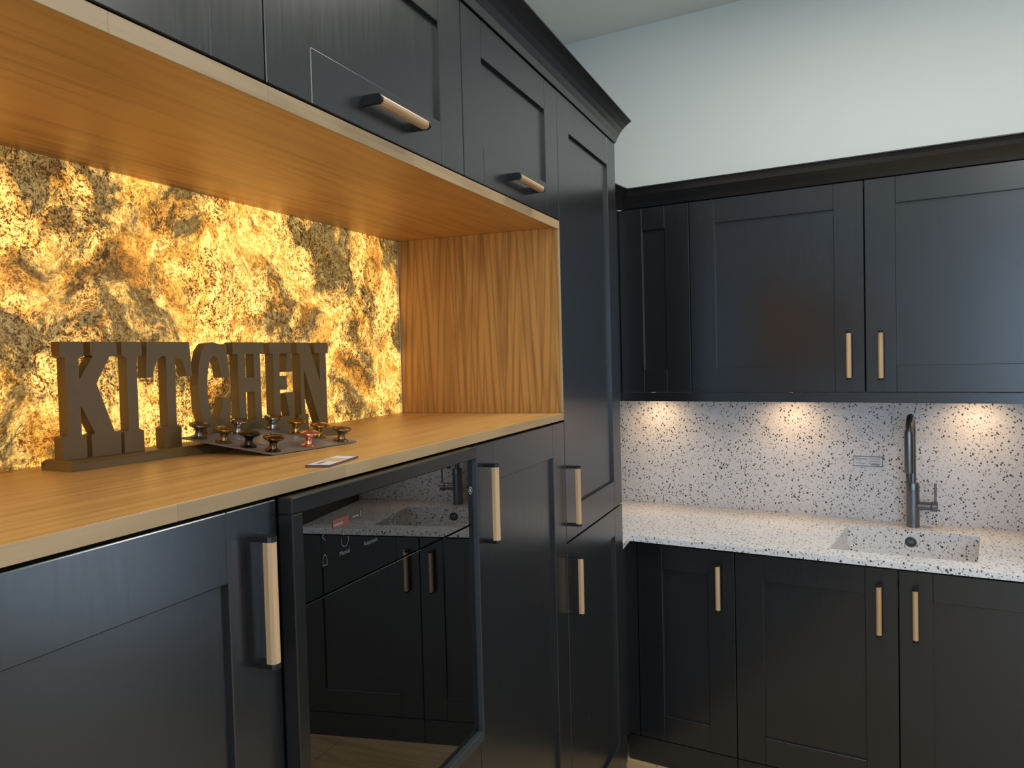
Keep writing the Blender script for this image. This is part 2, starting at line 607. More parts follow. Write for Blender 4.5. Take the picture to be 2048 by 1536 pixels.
# upper cabinets above the niche
for (a0, a1, hd, lab) in ((-0.308, 0.2890, None, 'dark lift-up wall cupboard over the niche, cut by the left edge'),
                          (0.2920, 0.8898, (0.608, 1.9235, False), 'dark lift-up wall cupboard over the niche with the larger oak handle'),
                          (0.8928, 1.4835, (1.204, 1.9220, False), 'dark lift-up wall cupboard over the niche beside the tall cupboard')):
    t = thing('upper_cabinet', lab, 'cabinet', (0, (a0 + a1) / 2, 1.8785), 'cupboards above the oak niche')
    link_mesh('body', rb(L, (a0 + .0005, a1 - .0005, 1.8785, 2.2255, -DEPTH, CF)), M['carcass'], t)
    add_door(t, L, a0, a1, 1.8800, 2.2250, stile=0.0975, rail=0.080, handle=hd)

# tall cupboard at the end of the run
t = thing('tall_cabinet', 'tall dark larder cupboard with two doors at the end of the oak niche', 'cabinet', (0, (YT0 + YT1) / 2, 0.0))
link_mesh('body', rb(L, (YT0, YT1 + .001, Zdk, 2.2255, -DEPTH, CF)), M['carcass'], t)
add_door(t, L, YT0, YT1, 1.0058, 2.2265, rail=0.093, rail_b=0.089, stile=0.100, handle=(1.5225, 1.1280, True))
add_door(t, L, YT0, YT1, Zdk, 1.0014, rail=0.089, rail_b=0.110, stile=0.100, handle=(1.5295, 0.8770, True))
link_mesh('plinth', rb(L, (YT0, YT1 + .001, 0.0, Zdk - .003, -DEPTH, -.004)), M['paint'], t)

# under the oak worktop
t = thing('base_cabinet', 'dark shaker cupboard left of the oven under the oak worktop', 'cabinet', (0, -.01, 0.0))
link_mesh('body', rb(L, (-.3075, 0.2790, Zdk, 1.3390, -DEPTH, CF)), M['carcass'], t)
add_door(t, L, -.308, 0.2795, Zdk, 1.3368, stile=0.0915, rail=0.0865, handle=(0.2355, 1.2160, True))
link_mesh('plinth', rb(L, (-.308, 0.2790, 0.0, Zdk - .003, -DEPTH, -.004)), M['paint'], t)

t = thing('base_cabinet', 'dark shaker cupboard between the oven and the tall larder', 'cabinet', (0, 1.19, 0.0))
link_mesh('body', rb(L, (0.8990, 1.4830, Zdk, 1.3390, -DEPTH, CF)), M['carcass'], t)
add_door(t, L, 0.8990, 1.4832, Zdk, 1.3362, stile=0.0945, rail=0.0870, handle=(0.9510, 1.2110, True))
link_mesh('plinth', rb(L, (0.8990, 1.4830, 0.0, Zdk - .003, -DEPTH, -.004)), M['paint'], t)

t = thing('drawer_cabinet', 'dark drawer unit directly beneath the built-in oven', 'cabinet', (0, 0.59, 0.0))
link_mesh('body', rb(L, (.2825, 0.8955, Zdk, 0.7460, -DEPTH, CF)), M['carcass'], t)
add_door(t, L, .2825, 0.8955, Zdk, 0.7440, name='drawer')
link_mesh('plinth', rb(L, (.2825, 0.8955, 0.0, Zdk - .003, -DEPTH, -.004)), M['paint'], t)

# end panel closing the run on the viewer's side
tag(link_mesh('end_panel', boxes(((-.50, -.3295, 0), (0, -.3115, 2.2255)), bev=.001), M['paint'], loc=(-.25, -.32, 0)),
    'dark full-height end panel closing the near end of the niche run', 'panel')

# ------------------------------------------------------------------ oven
t = thing('oven', 'black glass built-in oven with dark steel frame below the oak worktop', 'oven', (0, 0.575, 0.752))
oy0, oy1, oz0, oz1 = 0.2822, 0.8640, 0.7520, 1.3385
gy0, gy1, gz0, gz1 = 0.3050, 0.8600, 0.7710, 1.3165
OX = .0235
link_mesh('body', rb(L, (.300, .860, .760, 1.320, -.47, -.001)), M['carcass'], t)
link_mesh('frame_top', rb(L, (oy0, oy1, gz1, oz1, .0, OX), bev=.0015), M['oven'], t)
link_mesh('frame_side', rb(L, (oy0, gy0, oz0, gz1, .0, OX), bev=.0015), M['oven'], t)
link_mesh('frame_side', rb(L, (gy1, oy1, oz0, gz1, .0, OX), bev=.0008), M['oventrim'], t)
link_mesh('frame_bottom', rb(L, (gy0, gy1, oz0, gz0, .0, OX), bev=.0012), M['oventrim'], t)
GX = 0.0130
split = 1.1870
cp = link_mesh('control_panel', rb(L, (gy0 + .0005, gy1 - .0005, split + .0012, gz1 - .0005, .001, GX), bev=.0007), M['glass'], t)
dg = link_mesh('door_glass', rb(L, (gy0 + .0005, gy1 - .0005, gz0 + .001, split - .0012, .001, GX), bev=.0007), M['glass'], t)


def flat_text(txt, size, P, U, V, mat, name, parent, depth=0.0002, label=None):
    """lettering in the plane P + u*U + v*V, turned into a thin mesh"""
    cu = bpy.data.curves.new('txt', 'FONT')
    cu.body = txt
    cu.size = size
    cu.resolution_u = 2
    cu.align_x = 'CENTER'
    cu.align_y = 'CENTER'
    ob = bpy.data.objects.new('txt', cu)
    COL.objects.link(ob)
    dg_ = bpy.context.evaluated_depsgraph_get()
    me = bpy.data.meshes.new_from_object(ob.evaluated_get(dg_))
    bpy.data.objects.remove(ob)
    bpy.data.curves.remove(cu)
    bm = bmesh.new()
    bm.from_mesh(me)
    bpy.data.meshes.remove(me)
    U, V, P = Vector(U), Vector(V), Vector(P)
    N = U.cross(V).normalized()
    for v in bm.verts:
        v.co = P + U * v.co.x + V * v.co.y + N * depth
    return link_mesh(name, bm, mat, parent, label=label)


def line_marks(segs, P, U, V, w, mat, name, parent, label=None):
    """thin printed strokes, segs in plane units"""
    P, U, V = Vector(P), Vector(U), Vector(V)
    N = U.cross(V).normalized()
    bm = bmesh.new()
    for pts in segs:
        for (x0, y0), (x1, y1) in zip(pts, pts[1:]):
            d = Vector((x1 - x0, y1 - y0))
            if d.length < 1e-9:
                continue
            d.normalize()
            e = Vector((-d.y, d.x)) * w / 2
            d = d * w / 3
            q = [(x0 - d.x + e.x, y0 - d.y + e.y), (x0 - d.x - e.x, y0 - d.y - e.y), (x1 + d.x - e.x, y1 + d.y - e.y), (x1 + d.x + e.x, y1 + d.y + e.y)]
            bm.faces.new([bm.verts.new(P + U * a + V * b + N * 0.0003) for a, b in q])
    return link_mesh(name, bm, mat, parent, label=label)


def arc(cx, cy, r, a0, a1, n=10, ry=None):
    ry = ry or r
    return [(cx + r * math.cos(math.radians(a0 + (a1 - a0) * i / n)), cy + ry * math.sin(math.radians(a0 + (a1 - a0) * i / n))) for i in range(n + 1)]


UY, UZ = (0, 1, 0), (0, 0, 1)
gx = GX + .0002
flat_text('Manual', .0092, (gx, .4130, 1.2363), UY, UZ, M['print_dim'], 'lettering', cp, label='printed word Manual')
flat_text('Automatic', .0092, (gx, .4837, 1.2360), UY, UZ, M['print_dim'], 'lettering', cp, label='printed word Automatic')
line_marks([[(-.005, -.007), (.005, -.007), (.005, .003), (0, .0085), (-.005, .003), (-.005, -.007)]], (gx, .3637, 1.2365), UY, UZ, .0009, M['print_dim'], 'home_icon', cp)
line_marks([[(.004, .006), (-.003, 0), (.004, -.006)]], (gx, .3620, 1.2703), UY, UZ, .0009, M['print_dim'], 'back_icon', cp)
line_marks([arc(0, -.004, .009, 150, 390), [(-.005, .005), (-.002, .012), (.003, .012), (.005, .005), (-.005, .005)]], (gx, .4142, 1.2575), UY, UZ, .0009, M['print_dim'], 'pan_icon', cp)
line_marks([arc(0, .005, .008, 0, 360), arc(0, -.004, .0095, 170, 370), [(.0095, .010), (.0095, -.019)]], (gx, .5486, 1.2630), UY, UZ, .0009, M['print_dim'], 'whisk_icon', cp)
link_mesh('red_sticker', rb(L, (.3860, .4260, 1.2745, 1.2885, gx, gx + .0003)), M['print_red'], cp)
line_marks([[(-.015, 0), (.007, 0)]], (gx + .0003, .4020, 1.2805), UY, UZ, .0035, M['print_dim'], 'sticker_print', cp)
line_marks([[(-.012, 0), (.004, 0)], [(.010, -.002), (.010, .005)]], (gx, .4480, 1.2835), UY, UZ, .0022, M['print_dim'], 'display_print', cp)
line_marks([[(-.0025, .0025), (.0025, .0025), (-.0025, -.0025), (.0025, -.0025)]], (gx, .5832, 1.1960), UY, UZ, .0008, M['print_dim'], 'timer_mark', cp)
line_marks([arc(0, 0, .0075, 0, 360, 18, .0068), [(-.003, -.0025), (.003, .0035)], [(-.003, .0025), (.003, -.0025)]], (gx, .8500, 1.2545), UY, UZ, .0016, M['print_green'], 'power_icon', cp)

# ------------------------------------------------------------------ oak niche
NY0, NY1 = -.290, 1.4690
NX = -.491
NTOP = 1.8580
LIP0, LIP1 = 1.8540, 1.8765
RY0, RY1 = -.308, 1.4840
ob = thing('oak_worktop', 'oak worktop forming the base of the glowing niche', 'worktop', (-.25, .58, OAKBOT))
link_mesh('board', boxes(((-.50, RY0, OAKBOT), (-.0035, RY1, OAKTOP)), bev=.0008), M['oak_y'], ob)
yy = RY0
for i, ln in enumerate((.42, .33, .30, .36, .3820)):
    link_mesh('edging', boxes(((-.0032, yy, OAKBOT), (.0005, yy + ln - .0003, OAKTOP - .0003)), bev=.0003), M['lip_y'], ob)
    yy += ln
nb = thing('niche_lining', 'oak lining of the open niche, its ceiling and side boards', 'niche lining', (-.25, .58, OAKTOP))
link_mesh('top_board', boxes(((-.50, RY0, NTOP), (-.0045, RY1, LIP1)), bev=.0005), M['oak_y'], nb)
link_mesh('side_board', boxes(((-.498, NY1, OAKTOP + .0005), (-.0045, RY1, NTOP - .0005))), M['oak_z'], nb, label='oak side board with flame-shaped grain')
link_mesh('side_board', boxes(((-.498, RY0, OAKTOP + .0005), (-.0045, NY0, NTOP - .0005))), M['oak_z'], nb)
yy = RY0
for e_ in (.0459, .2934, .510, .6822, .880, 1.0683, 1.2552, RY1):
    link_mesh('lipping', boxes(((-.0042, yy, LIP0), (.0005, e_ - .0003, LIP1)), bev=.0004), M['lip_y'], nb, label='pale stave of the front edging')
    yy = e_
link_mesh('lipping', boxes(((-.0042, NY1 + .002, OAKTOP + .0005), (.0005, RY1, LIP0 - .0005)), bev=.0004), M['lip_z'], nb)
link_mesh('lipping', boxes(((-.0042, RY0, OAKTOP + .0005), (.0005, NY0, LIP0 - .0005)), bev=.0004), M['lip_z'], nb)

sp = thing('backlit_panel', 'backlit golden stone veneer panel filling the back of the oak niche', 'wall panel', (NX, .58, OAKTOP))
link_mesh('stone_sheet', boxes(((NX - .006, NY0 + .001, OAKTOP + .0008), (NX, NY1 - .0085, NTOP - .0008))), M['stone'], sp)
link_mesh('edge_trim', boxes(((NX - .006, NY1 - .0040, OAKTOP + .0008), (NX + .004, NY1 - .0005, NTOP - .0008)), bev=.0005), M['alu'], sp, label='thin pale metal strip along the right side')
for z in (1.415, 1.585):
    bm = bmesh.new()
    add_lathe(bm, [(.0032, 0), (.0030, .001), (.0018, .0016), (0, .0018)], (NX - .0002, NY1 - .0135, z), (1, 0, 0), 14)
    link_mesh('screw', bm, M['alu'], sp, smooth=True)

# ------------------------------------------------------------------ cornice over the left run
COVE = [(0.0, 0.0), (0.004, 0.0), (0.0105, 0.0145), (0.0195, 0.0295), (0.0305, 0.0430), (0.0430, 0.0545), (0.0535, 0.0620), (0.0596, 0.0655), (0.0596, 0.0690), (0.0, 0.0690)]
cz = 2.2280
cn = thing('cornice', 'dark coved cornice topping the niche run and the tall larder', 'cornice', (0, 1.0, cz))
for a0, a1 in ((-.3295, 2.0300), (2.0308, 2.0975)):
    bm = bmesh.new()
    add_prism(bm, [(-.06, 0)] + COVE + [(-.06, .0690)], lambda o, h: (o, a0, cz + h), lambda o, h: (o, a1, cz + h))
    link_mesh('moulding', bm, M['paint'], cn)

# ------------------------------------------------------------------ right run
# built along X first and then swung about the corner, as the two runs do not meet at a right angle
PIV = Vector((0, 2.26, 0))
SWING = -0.164046
before_right = set(COL.objects)


def Q(q):
    return 2.26 + q


YB, YW, YS = Q(.0466), Q(.2751), Q(.6578)
RB, RW = make_run_right(YB), make_run_right(YW)
XE = 1.3760
gx0, gx1, gz0_, gz1_ = 2.45, 4.15, .12, 2.15
wy0, wy1 = YS + .016, YS + .116
struct('wall_back', boxes(((-1.2, wy0, 0), (gx0, wy1, CEIL)), ((gx1, wy0, 0), (5.4, wy1, CEIL)), ((gx0, wy0, 0), (gx1, wy1, gz0_)), ((gx0, wy0, gz1_), (gx1, wy1, CEIL))), M['wall'])
gm = (gx0 + gx1) / 2
wf = struct('window_2', boxes(((gx0, wy0 + .02, gz0_), (gx0 + fr, wy1 - .02, gz1_)), ((gx1 - fr, wy0 + .02, gz0_), (gx1, wy1 - .02, gz1_)), ((gx0 + fr, wy0 + .02, gz0_), (gx1 - fr, wy1 - .02, gz0_ + fr)),
                              ((gx0 + fr, wy0 + .02, gz1_ - fr), (gx1 - fr, wy1 - .02, gz1_)), ((gm - fr / 2, wy0 + .02, gz0_ + fr), (gm + fr / 2, wy1 - .02, gz1_ - fr))), M['skirting'])
for a, b in ((gx0 + fr, gm - fr / 2), (gm + fr / 2, gx1 - fr)):
    link_mesh('pane', boxes(((a, wy0 + .05, gz0_ + fr), (b, wy0 + .056, gz1_ - fr))), M['winglass'], wf)
base = [(-.0085, 0.3492, (.2975, .6955), 'narrow dark base cupboard in the corner beside the tall larder', 'corner'),
        (0.3522, 0.8610, (.8088, .6902), 'dark base cupboard left of the sink, its handle at the right', 'left'),
        (0.8640, XE - .003, (.9117, .6904), 'dark base cupboard under the sink at the right edge', 'right')]
for a0, a1, hd, lab, k in base:
    t = thing('base_cabinet', lab, 'cabinet', ((a0 + a1) / 2, YB + .28, 0.0), 'cupboards under the sink worktop')
    link_mesh('body', rb(RB, (a0 + .0005, a1 - .0005, Zdk, 0.64 if k != 'corner' else .8240, -.60, CF)), M['carcass'], t)
    add_door(t, RB, a0, a1, Zdk, 0.8195, stile=0.0945, rail=0.0880, rail_b=0.0935, handle=(hd[0], hd[1], True))
    link_mesh('plinth', rb(RB, (a0 - (.044 if k == 'corner' else 0), a1, 0.0, Zdk - .003, -.60, -.002)), M['paint'], t)
cpst = boxes(((-.0530, YB, Zdk), (-.0115, YB + .018, .8245)), ((-.0700, Q(-.150), Zdk), (-.0535, YB + .018, .8245)))
tag(link_mesh('corner_post', cpst, M['paint'], loc=(-.03, YB, Zdk)), 'narrow dark corner post between tall larder and sink cupboards', 'corner post')

wallc = [(-.1530, 0.1315, None, 'narrow dark wall cupboard in the corner without a handle'),
         (0.1345, 0.7433, (.6960, 1.4905), 'dark wall cupboard with its handle at the right, above the label'),
         (0.7468, XE - .003, (.7960, 1.4885), 'dark wall cupboard with its handle at the left, above the tap')]
for a0, a1, hd, lab in wallc:
    t = thing('wall_cabinet', lab, 'cabinet', ((a0 + a1) / 2, YW + .19, 1.3620), 'wall cupboards above the sink')
    link_mesh('body', rb(RW, (a0 + .0005, a1 - .0005, 1.3620, 2.0840, -.380, CF)), M['carcass'], t)
    add_door(t, RW, a0, a1, 1.3640, 2.0830, stile=0.0955, rail=0.0875, rail_b=0.0900, handle=(hd[0], hd[1], True) if hd else None)
t = thing('corner_filler', 'dark filler board between tall larder and wall cupboards', 'filler board', (-.165, Q(.08), 1.327))
link_mesh('board', boxes(((-.1750, Q(-.120), 1.3275), (-.1560, YW + .02, 2.0840))), M['paint'], t)
# light pelmet under the wall cupboards
tag(link_mesh('light_pelmet', boxes(((-.1550, YW + .001, 1.3275), (XE - .001, YW + .018, 1.3618)), bev=.001), M['paint'], loc=(.6, YW, 1.3275)),
    'dark pelmet strip under the wall cupboards hiding the spotlights', 'pelmet')
# cornice, with the return running back towards the tall cupboard
zc = 2.0860
cn = thing('cornice', 'dark coved cornice topping the wall cupboards over the sink', 'cornice', (.6, YW, zc))
bm = bmesh.new()
add_prism(bm, [(-.05, 0)] + COVE + [(-.05, .0690)], lambda o, h: (-.1465 + max(o, 0), YW - o, zc + h), lambda o, h: (XE - .001, YW - o, zc + h))
link_mesh('moulding', bm, M['paint'], cn)
bm = bmesh.new()
add_prism(bm, [(-.018, 0)] + COVE + [(-.018, .0690)], lambda o, h: (-.1470 + o, YW - max(o, 0) - .0002, zc + h), lambda o, h: (-.1470 + o, Q(-.115), zc + h))
link_mesh('moulding', bm, M['paint'], cn)

# tall unit closing the sink run on the right (seen mirrored in the oven)
t = thing('tall_cabinet', 'tall dark cupboard closing the sink run on the right', 'cabinet', (1.68, YB + .28, 0.0))
link_mesh('body', rb(RB, (XE + .0205, 1.98, Zdk, 2.0840, -.60, CF)), M['carcass'], t)
link_mesh('side_panel', rb(RB, (XE + .001, XE + .0195, 0, 2.0840, -.625, 0), bev=.001), M['paint'], t)
add_door(t, RB, XE + .0215, 1.98, 1.0058, 2.0830)
add_door(t, RB, XE + .0215, 1.98, Zdk, 1.0014)
link_mesh('plinth', rb(RB, (XE + .0215, 1.98, 0.0, Zdk - .003, -.60, -.002)), M['paint'], t)

# ------------------------------------------------------------------ quartz worktop with moulded sink
ZT, ZB, YF = 0.8505, 0.8285, Q(.0267)
sk = [(.6471, Q(.1167)), (1.0762, Q(.1167)), (1.0762, Q(.5095)), (.6471, Q(.5095))]     # rim: front left, front right, back right, back left
wt = thing('quartz_worktop', 'speckled pale quartz worktop with a moulded sink', 'worktop', (.6, Q(.34), ZB))
bm = bmesh.new()
out = [(-.0270, YF), (XE - .001, YF), (XE - .001, YS - .0005), (-.415, YS - .0005), (-.415, Q(-.2240)), (.0110, Q(-.1480))]


def V3(p, z):
    return (p[0], p[1], z)


for z, flip in ((ZT, False), (ZB, True)):
    quads = [[out[0], out[1], sk[1], sk[0]], [out[1], out[2], sk[2], sk[1]], [out[2], out[3], sk[3], sk[2]], [out[3], out[4], out[0], sk[0], sk[3]], [out[4], out[5], out[0]]]
    for q in quads:
        vs = [bm.verts.new(V3(p, z)) for p in q]
        bm.faces.new(vs if not flip else list(reversed(vs)))
for ring in (out, list(reversed(sk))):
    for i in range(len(ring)):
        p, q = ring[i], ring[(i + 1) % len(ring)]
        bm.faces.new([bm.verts.new(V3(p, ZB)), bm.verts.new(V3(q, ZB)), bm.verts.new(V3(q, ZT)), bm.verts.new(V3(p, ZT))])
bmesh.ops.remove_doubles(bm, verts=bm.verts, dist=1e-6)
bmesh.ops.recalc_face_normals(bm, faces=bm.faces)
edges = [e for e in bm.edges if all(abs(v.co.z - ZT) < 1e-6 for v in e.verts) and len(e.link_faces) == 2 and abs(e.calc_face_angle(0)) > 1.0]
bmesh.ops.bevel(bm, geom=edges, offset=.0020, segments=2, affect='EDGES', clamp_overlap=True)
link_mesh('slab', bm, M['quartz'], wt)
cx = sum(p[0] for p in sk) / 4
cy = sum(p[1] for p in sk) / 4
bot = [(cx + (p[0] - cx) * .975, cy + (p[1] - cy) * .975) for p in sk]
bm = bmesh.new()
ZS = 0.690
n4 = range(4)
ti = [bm.verts.new(V3(p, ZB - .0002)) for p in sk]
bi = [bm.verts.new(V3(p, ZS)) for p in bot]
to = [bm.verts.new((cx + (p[0] - cx) * 1.05, cy + (p[1] - cy) * 1.05, ZB - .0002)) for p in sk]
bo = [bm.verts.new((cx + (p[0] - cx) * 1.02, cy + (p[1] - cy) * 1.02, ZS - .012)) for p in sk]
for i in n4:
    j = (i + 1) % 4
    bm.faces.new((ti[i], bi[i], bi[j], ti[j]))
    bm.faces.new((to[i], to[j], bo[j], bo[i]))
    bm.faces.new((ti[i], ti[j], to[j], to[i]))
bm.faces.new(bi)
bm.faces.new(list(reversed(bo)))
basin = link_mesh('sink_basin', bm, M['quartz'], wt, label='rectangular sink basin of the same speckled quartz')
# overflow in the back wall of the basin
zo, xo = .8095, .8595
kk = (ZB - zo) / (ZB - ZS)
yb0 = sk[2][1]
fy = yb0 + (cy + (yb0 - cy) * .975 - yb0) * kk
bm = bmesh.new()
add_lathe(bm, [(.0192, 0), (.0192, .003), (.0165, .0042), (.0148, .0042), (.0142, .0022), (0, .0022)], (xo, fy + .0010, zo), (0, -1, -.04), 32)
ovf = link_mesh('overflow_cover', bm, M['steel_dark'], basin, smooth=True, label='round dark overflow cover')
link_mesh('overflow_slot', boxes(((xo - .0105, fy - .0048, zo - .0055), (xo + .0105, fy - .0005, zo + .0055)), bev=.001), M['tap'], basin)
bm = bmesh.new()
add_lathe(bm, [(.040, 0), (.040, .002), (.034, .003), (.032, .001), (0, .001)], (cx, cy, ZS), (0, 0, 1), 32)
link_mesh('drain', bm, M['steel_dark'], basin, smooth=True)

# splashback
tag(link_mesh('splashback', boxes(((-.415, YS, ZB), (XE - .001, YS + .014, 1.3615))), M['quartz'], loc=(.5, YS, ZB)),
    'speckled pale quartz splashback behind the tap', 'splashback')
# product label on the splashback
lx0, lx1, lz0, lz1 = .6472, .7533, 1.0573, 1.0962
t = thing('product_label', 'small printed plate stuck to the splashback left of the tap', 'label', ((lx0 + lx1) / 2, YS, lz0))
link_mesh('backing', boxes(((lx0, YS - .0025, lz0), (lx1, YS - .0002, lz1)), bev=.0004), M['steel_dark'], t)
pc = link_mesh('paper', boxes(((lx0 + .0013, YS - .0031, lz0 + .0024), (lx1 - .0020, YS - .0024, lz1 - .0024))), M['paper'], t)
UXp = (1, 0, 0)
yl = YS - .0033
flat_text('Q', .0125, (lx0 + .0100, yl, lz1 - .0095), UXp, UZ, M['paper_grey'], 'lettering', pc, label='round capital Q')
line_marks([[(0, 0), (.034, -.0005)]], (lx0 + .0155, yl, lz1 - .0105), UXp, UZ, .0028, M['paper_grey'], 'printed_word', pc)
line_marks([[(.018, -.019), (.027, -.019)], [(.010, -.027), (.044, -.028)], [(.055, -.009), (.093, -.0095)], [(.057, -.018), (.095, -.0185)], [(.055, -.026), (.062, -.0262)], [(.066, -.026), (.093, -.027)]],
           (lx0 + .001, yl, lz1), UXp, UZ, .0016, M['paper_grey'], 'printed_lines', pc)
line_marks([[(.064, -.0312), (.094, -.0320)]], (lx0 + .001, yl, lz1), UXp, UZ, .0038, M['paper_grey'], 'printed_bar', pc)

# ------------------------------------------------------------------ tap
TX, TY = .8607, Q(.5867)
tp = thing('kitchen_tap', 'gunmetal pull-out kitchen tap with side lever behind the sink', 'tap', (TX, TY, ZT))
bm = bmesh.new()
add_lathe(bm, [(.0222, 0), (.0222, .132), (.0217, .1325), (.0217, .1340), (.0222, .1345), (.0222, .160), (.0208, .1635), (0, .1635)], (TX, TY, ZT + .0003), (0, 0, 1), 36)
link_mesh('tap_body', bm, M['tap'], tp, smooth=True)
# spout: up from the body, over towards the sink and down
bm = bmesh.new()
rr = .067
ztop = 1.1945
pts = [(TX, TY, ZT + .160 + i * (ztop - ZT - .160) / 6) for i in range(7)]
for i in range(1, 19):
    an = math.pi * i / 18
    pts.append((TX, TY - rr + rr * math.cos(an), ztop + rr * math.sin(an)))
pts += [(TX, TY - 2 * rr, ztop - .03), (TX, TY - 2 * rr, ztop - .06)]
add_tube(bm, pts, .0118, 24)
link_mesh('spout', bm, M['tap'], tp, smooth=True)
zh = 1.0660
bm = bmesh.new()
add_lathe(bm, [(.0115, 0), (.0150, .001), (.0155, .004), (.0155, .135), (.0140, .150), (.0118, .154)], (TX, TY - 2 * rr, zh), (0, 0, 1), 30)
link_mesh('spray_head', bm, M['tap'], tp, smooth=True)
bm = bmesh.new()
add_lathe(bm, [(.0095, 0), (.0105, .002), (.0105, .034)], (TX, TY - 2 * rr, zh - .033), (0, 0, 1), 24)
link_mesh('nozzle', bm, M['steel_dark'], tp, smooth=True)
bm = bmesh.new()
add_lathe(bm, [(.0150, 0), (.0150, .047), (.0145, .0475), (.0145, .049), (.0152, .0495), (.0188, .053), (.0188, .0690), (.0172, .071), (0, .071)], (TX + .010, TY, .9300), (1, 0, 0), 30)
link_mesh('lever_hub', bm, M['tap'], tp, smooth=True)
bm = bmesh.new()
add_tube(bm, [(TX + .0740, TY, .945), (TX + .0740, TY, .98), (TX + .0740, TY, 1.0155)], .0040, 14)
link_mesh('lever', bm, M['tap'], tp, smooth=True)

# ------------------------------------------------------------------ spotlights under the wall cupboards
ysp = YS - .125
for i, (x, w) in enumerate(((-.140, 'in the corner nearest the tall larder'), (.425, 'left of the tap'), (1.065, 'right of the tap'))):
    t = thing('under_cabinet_light', 'small round warm spotlight under the wall cupboards ' + w, 'spotlight', (x, ysp, 1.3620), 'spotlights under the wall cupboards')
    bm = bmesh.new()
    add_lathe(bm, [(.026, 0), (.033, .001), (.033, .012)], (x, ysp, 1.3500), (0, 0, 1), 28)
    link_mesh('rim', bm, M['alu'], t, smooth=True)
    bm = bmesh.new()
    add_lathe(bm, [(0, 0), (.024, 0), (.024, .0012)], (x, ysp, 1.3485), (0, 0, 1), 28)
    link_mesh('lens', bm, M['puckglow'], t)
    l = bpy.data.lights.new('spot_lamp', 'SPOT')
    l.energy = 4.0
    l.color = (1.0, 0.66, 0.34)
    l.spot_size = math.radians(150)
    l.spot_blend = 1.0
    l.shadow_soft_size = .02
    o = bpy.data.objects.new('spot_lamp', l)
    o.location = Vector((x, ysp, 1.346)) - Vector(t.location)
    o.rotation_euler = (math.radians(12), 0, 0)
    o.parent = t
    COL.objects.link(o)

# swing the whole sink run into place
swing = Matrix.Translation(PIV) @ Matrix.Rotation(SWING, 4, 'Z') @ Matrix.Translation(-PIV)
for o in set(COL.objects) - before_right:
    if o.parent is None:
        o.location = swing @ Vector(o.location)
        o.rotation_euler = (0, 0, SWING)

# ------------------------------------------------------------------ KITCHEN letter sign
SA = Vector((-.3729, .2925, 0))
SD = Vector((.1333, .9911, 0))
SN = Vector((-.9911, .1333, 0))


def sg(s, tt, z):
    v = SA + SD * s + SN * tt
    return Vector((v.x, v.y, z))


sign = thing('letter_sign', 'brown wooden block-letter sign reading KITCHEN on the oak worktop', 'sign', sg(.29, .040, OAKTOP))
bm = bmesh.new()
prof = [(0, 0), (.078, 0), (.078, .0105), (.072, .0155), (.006, .0155), (0, .0105)]
add_prism(bm, prof, lambda q, h: sg(-.009 + (.005 if h > .011 else 0), q, OAKTOP + .0003 + h), lambda q, h: sg(.602 - (.005 if h > .011 else 0), q, OAKTOP + .0003 + h))
link_mesh('base', bm, M['sign'], sign)


def boxp(a0, a1, z0, z1):
    return [(a0, z0), (a1, z0), (a1, z1), (a0, z1)]


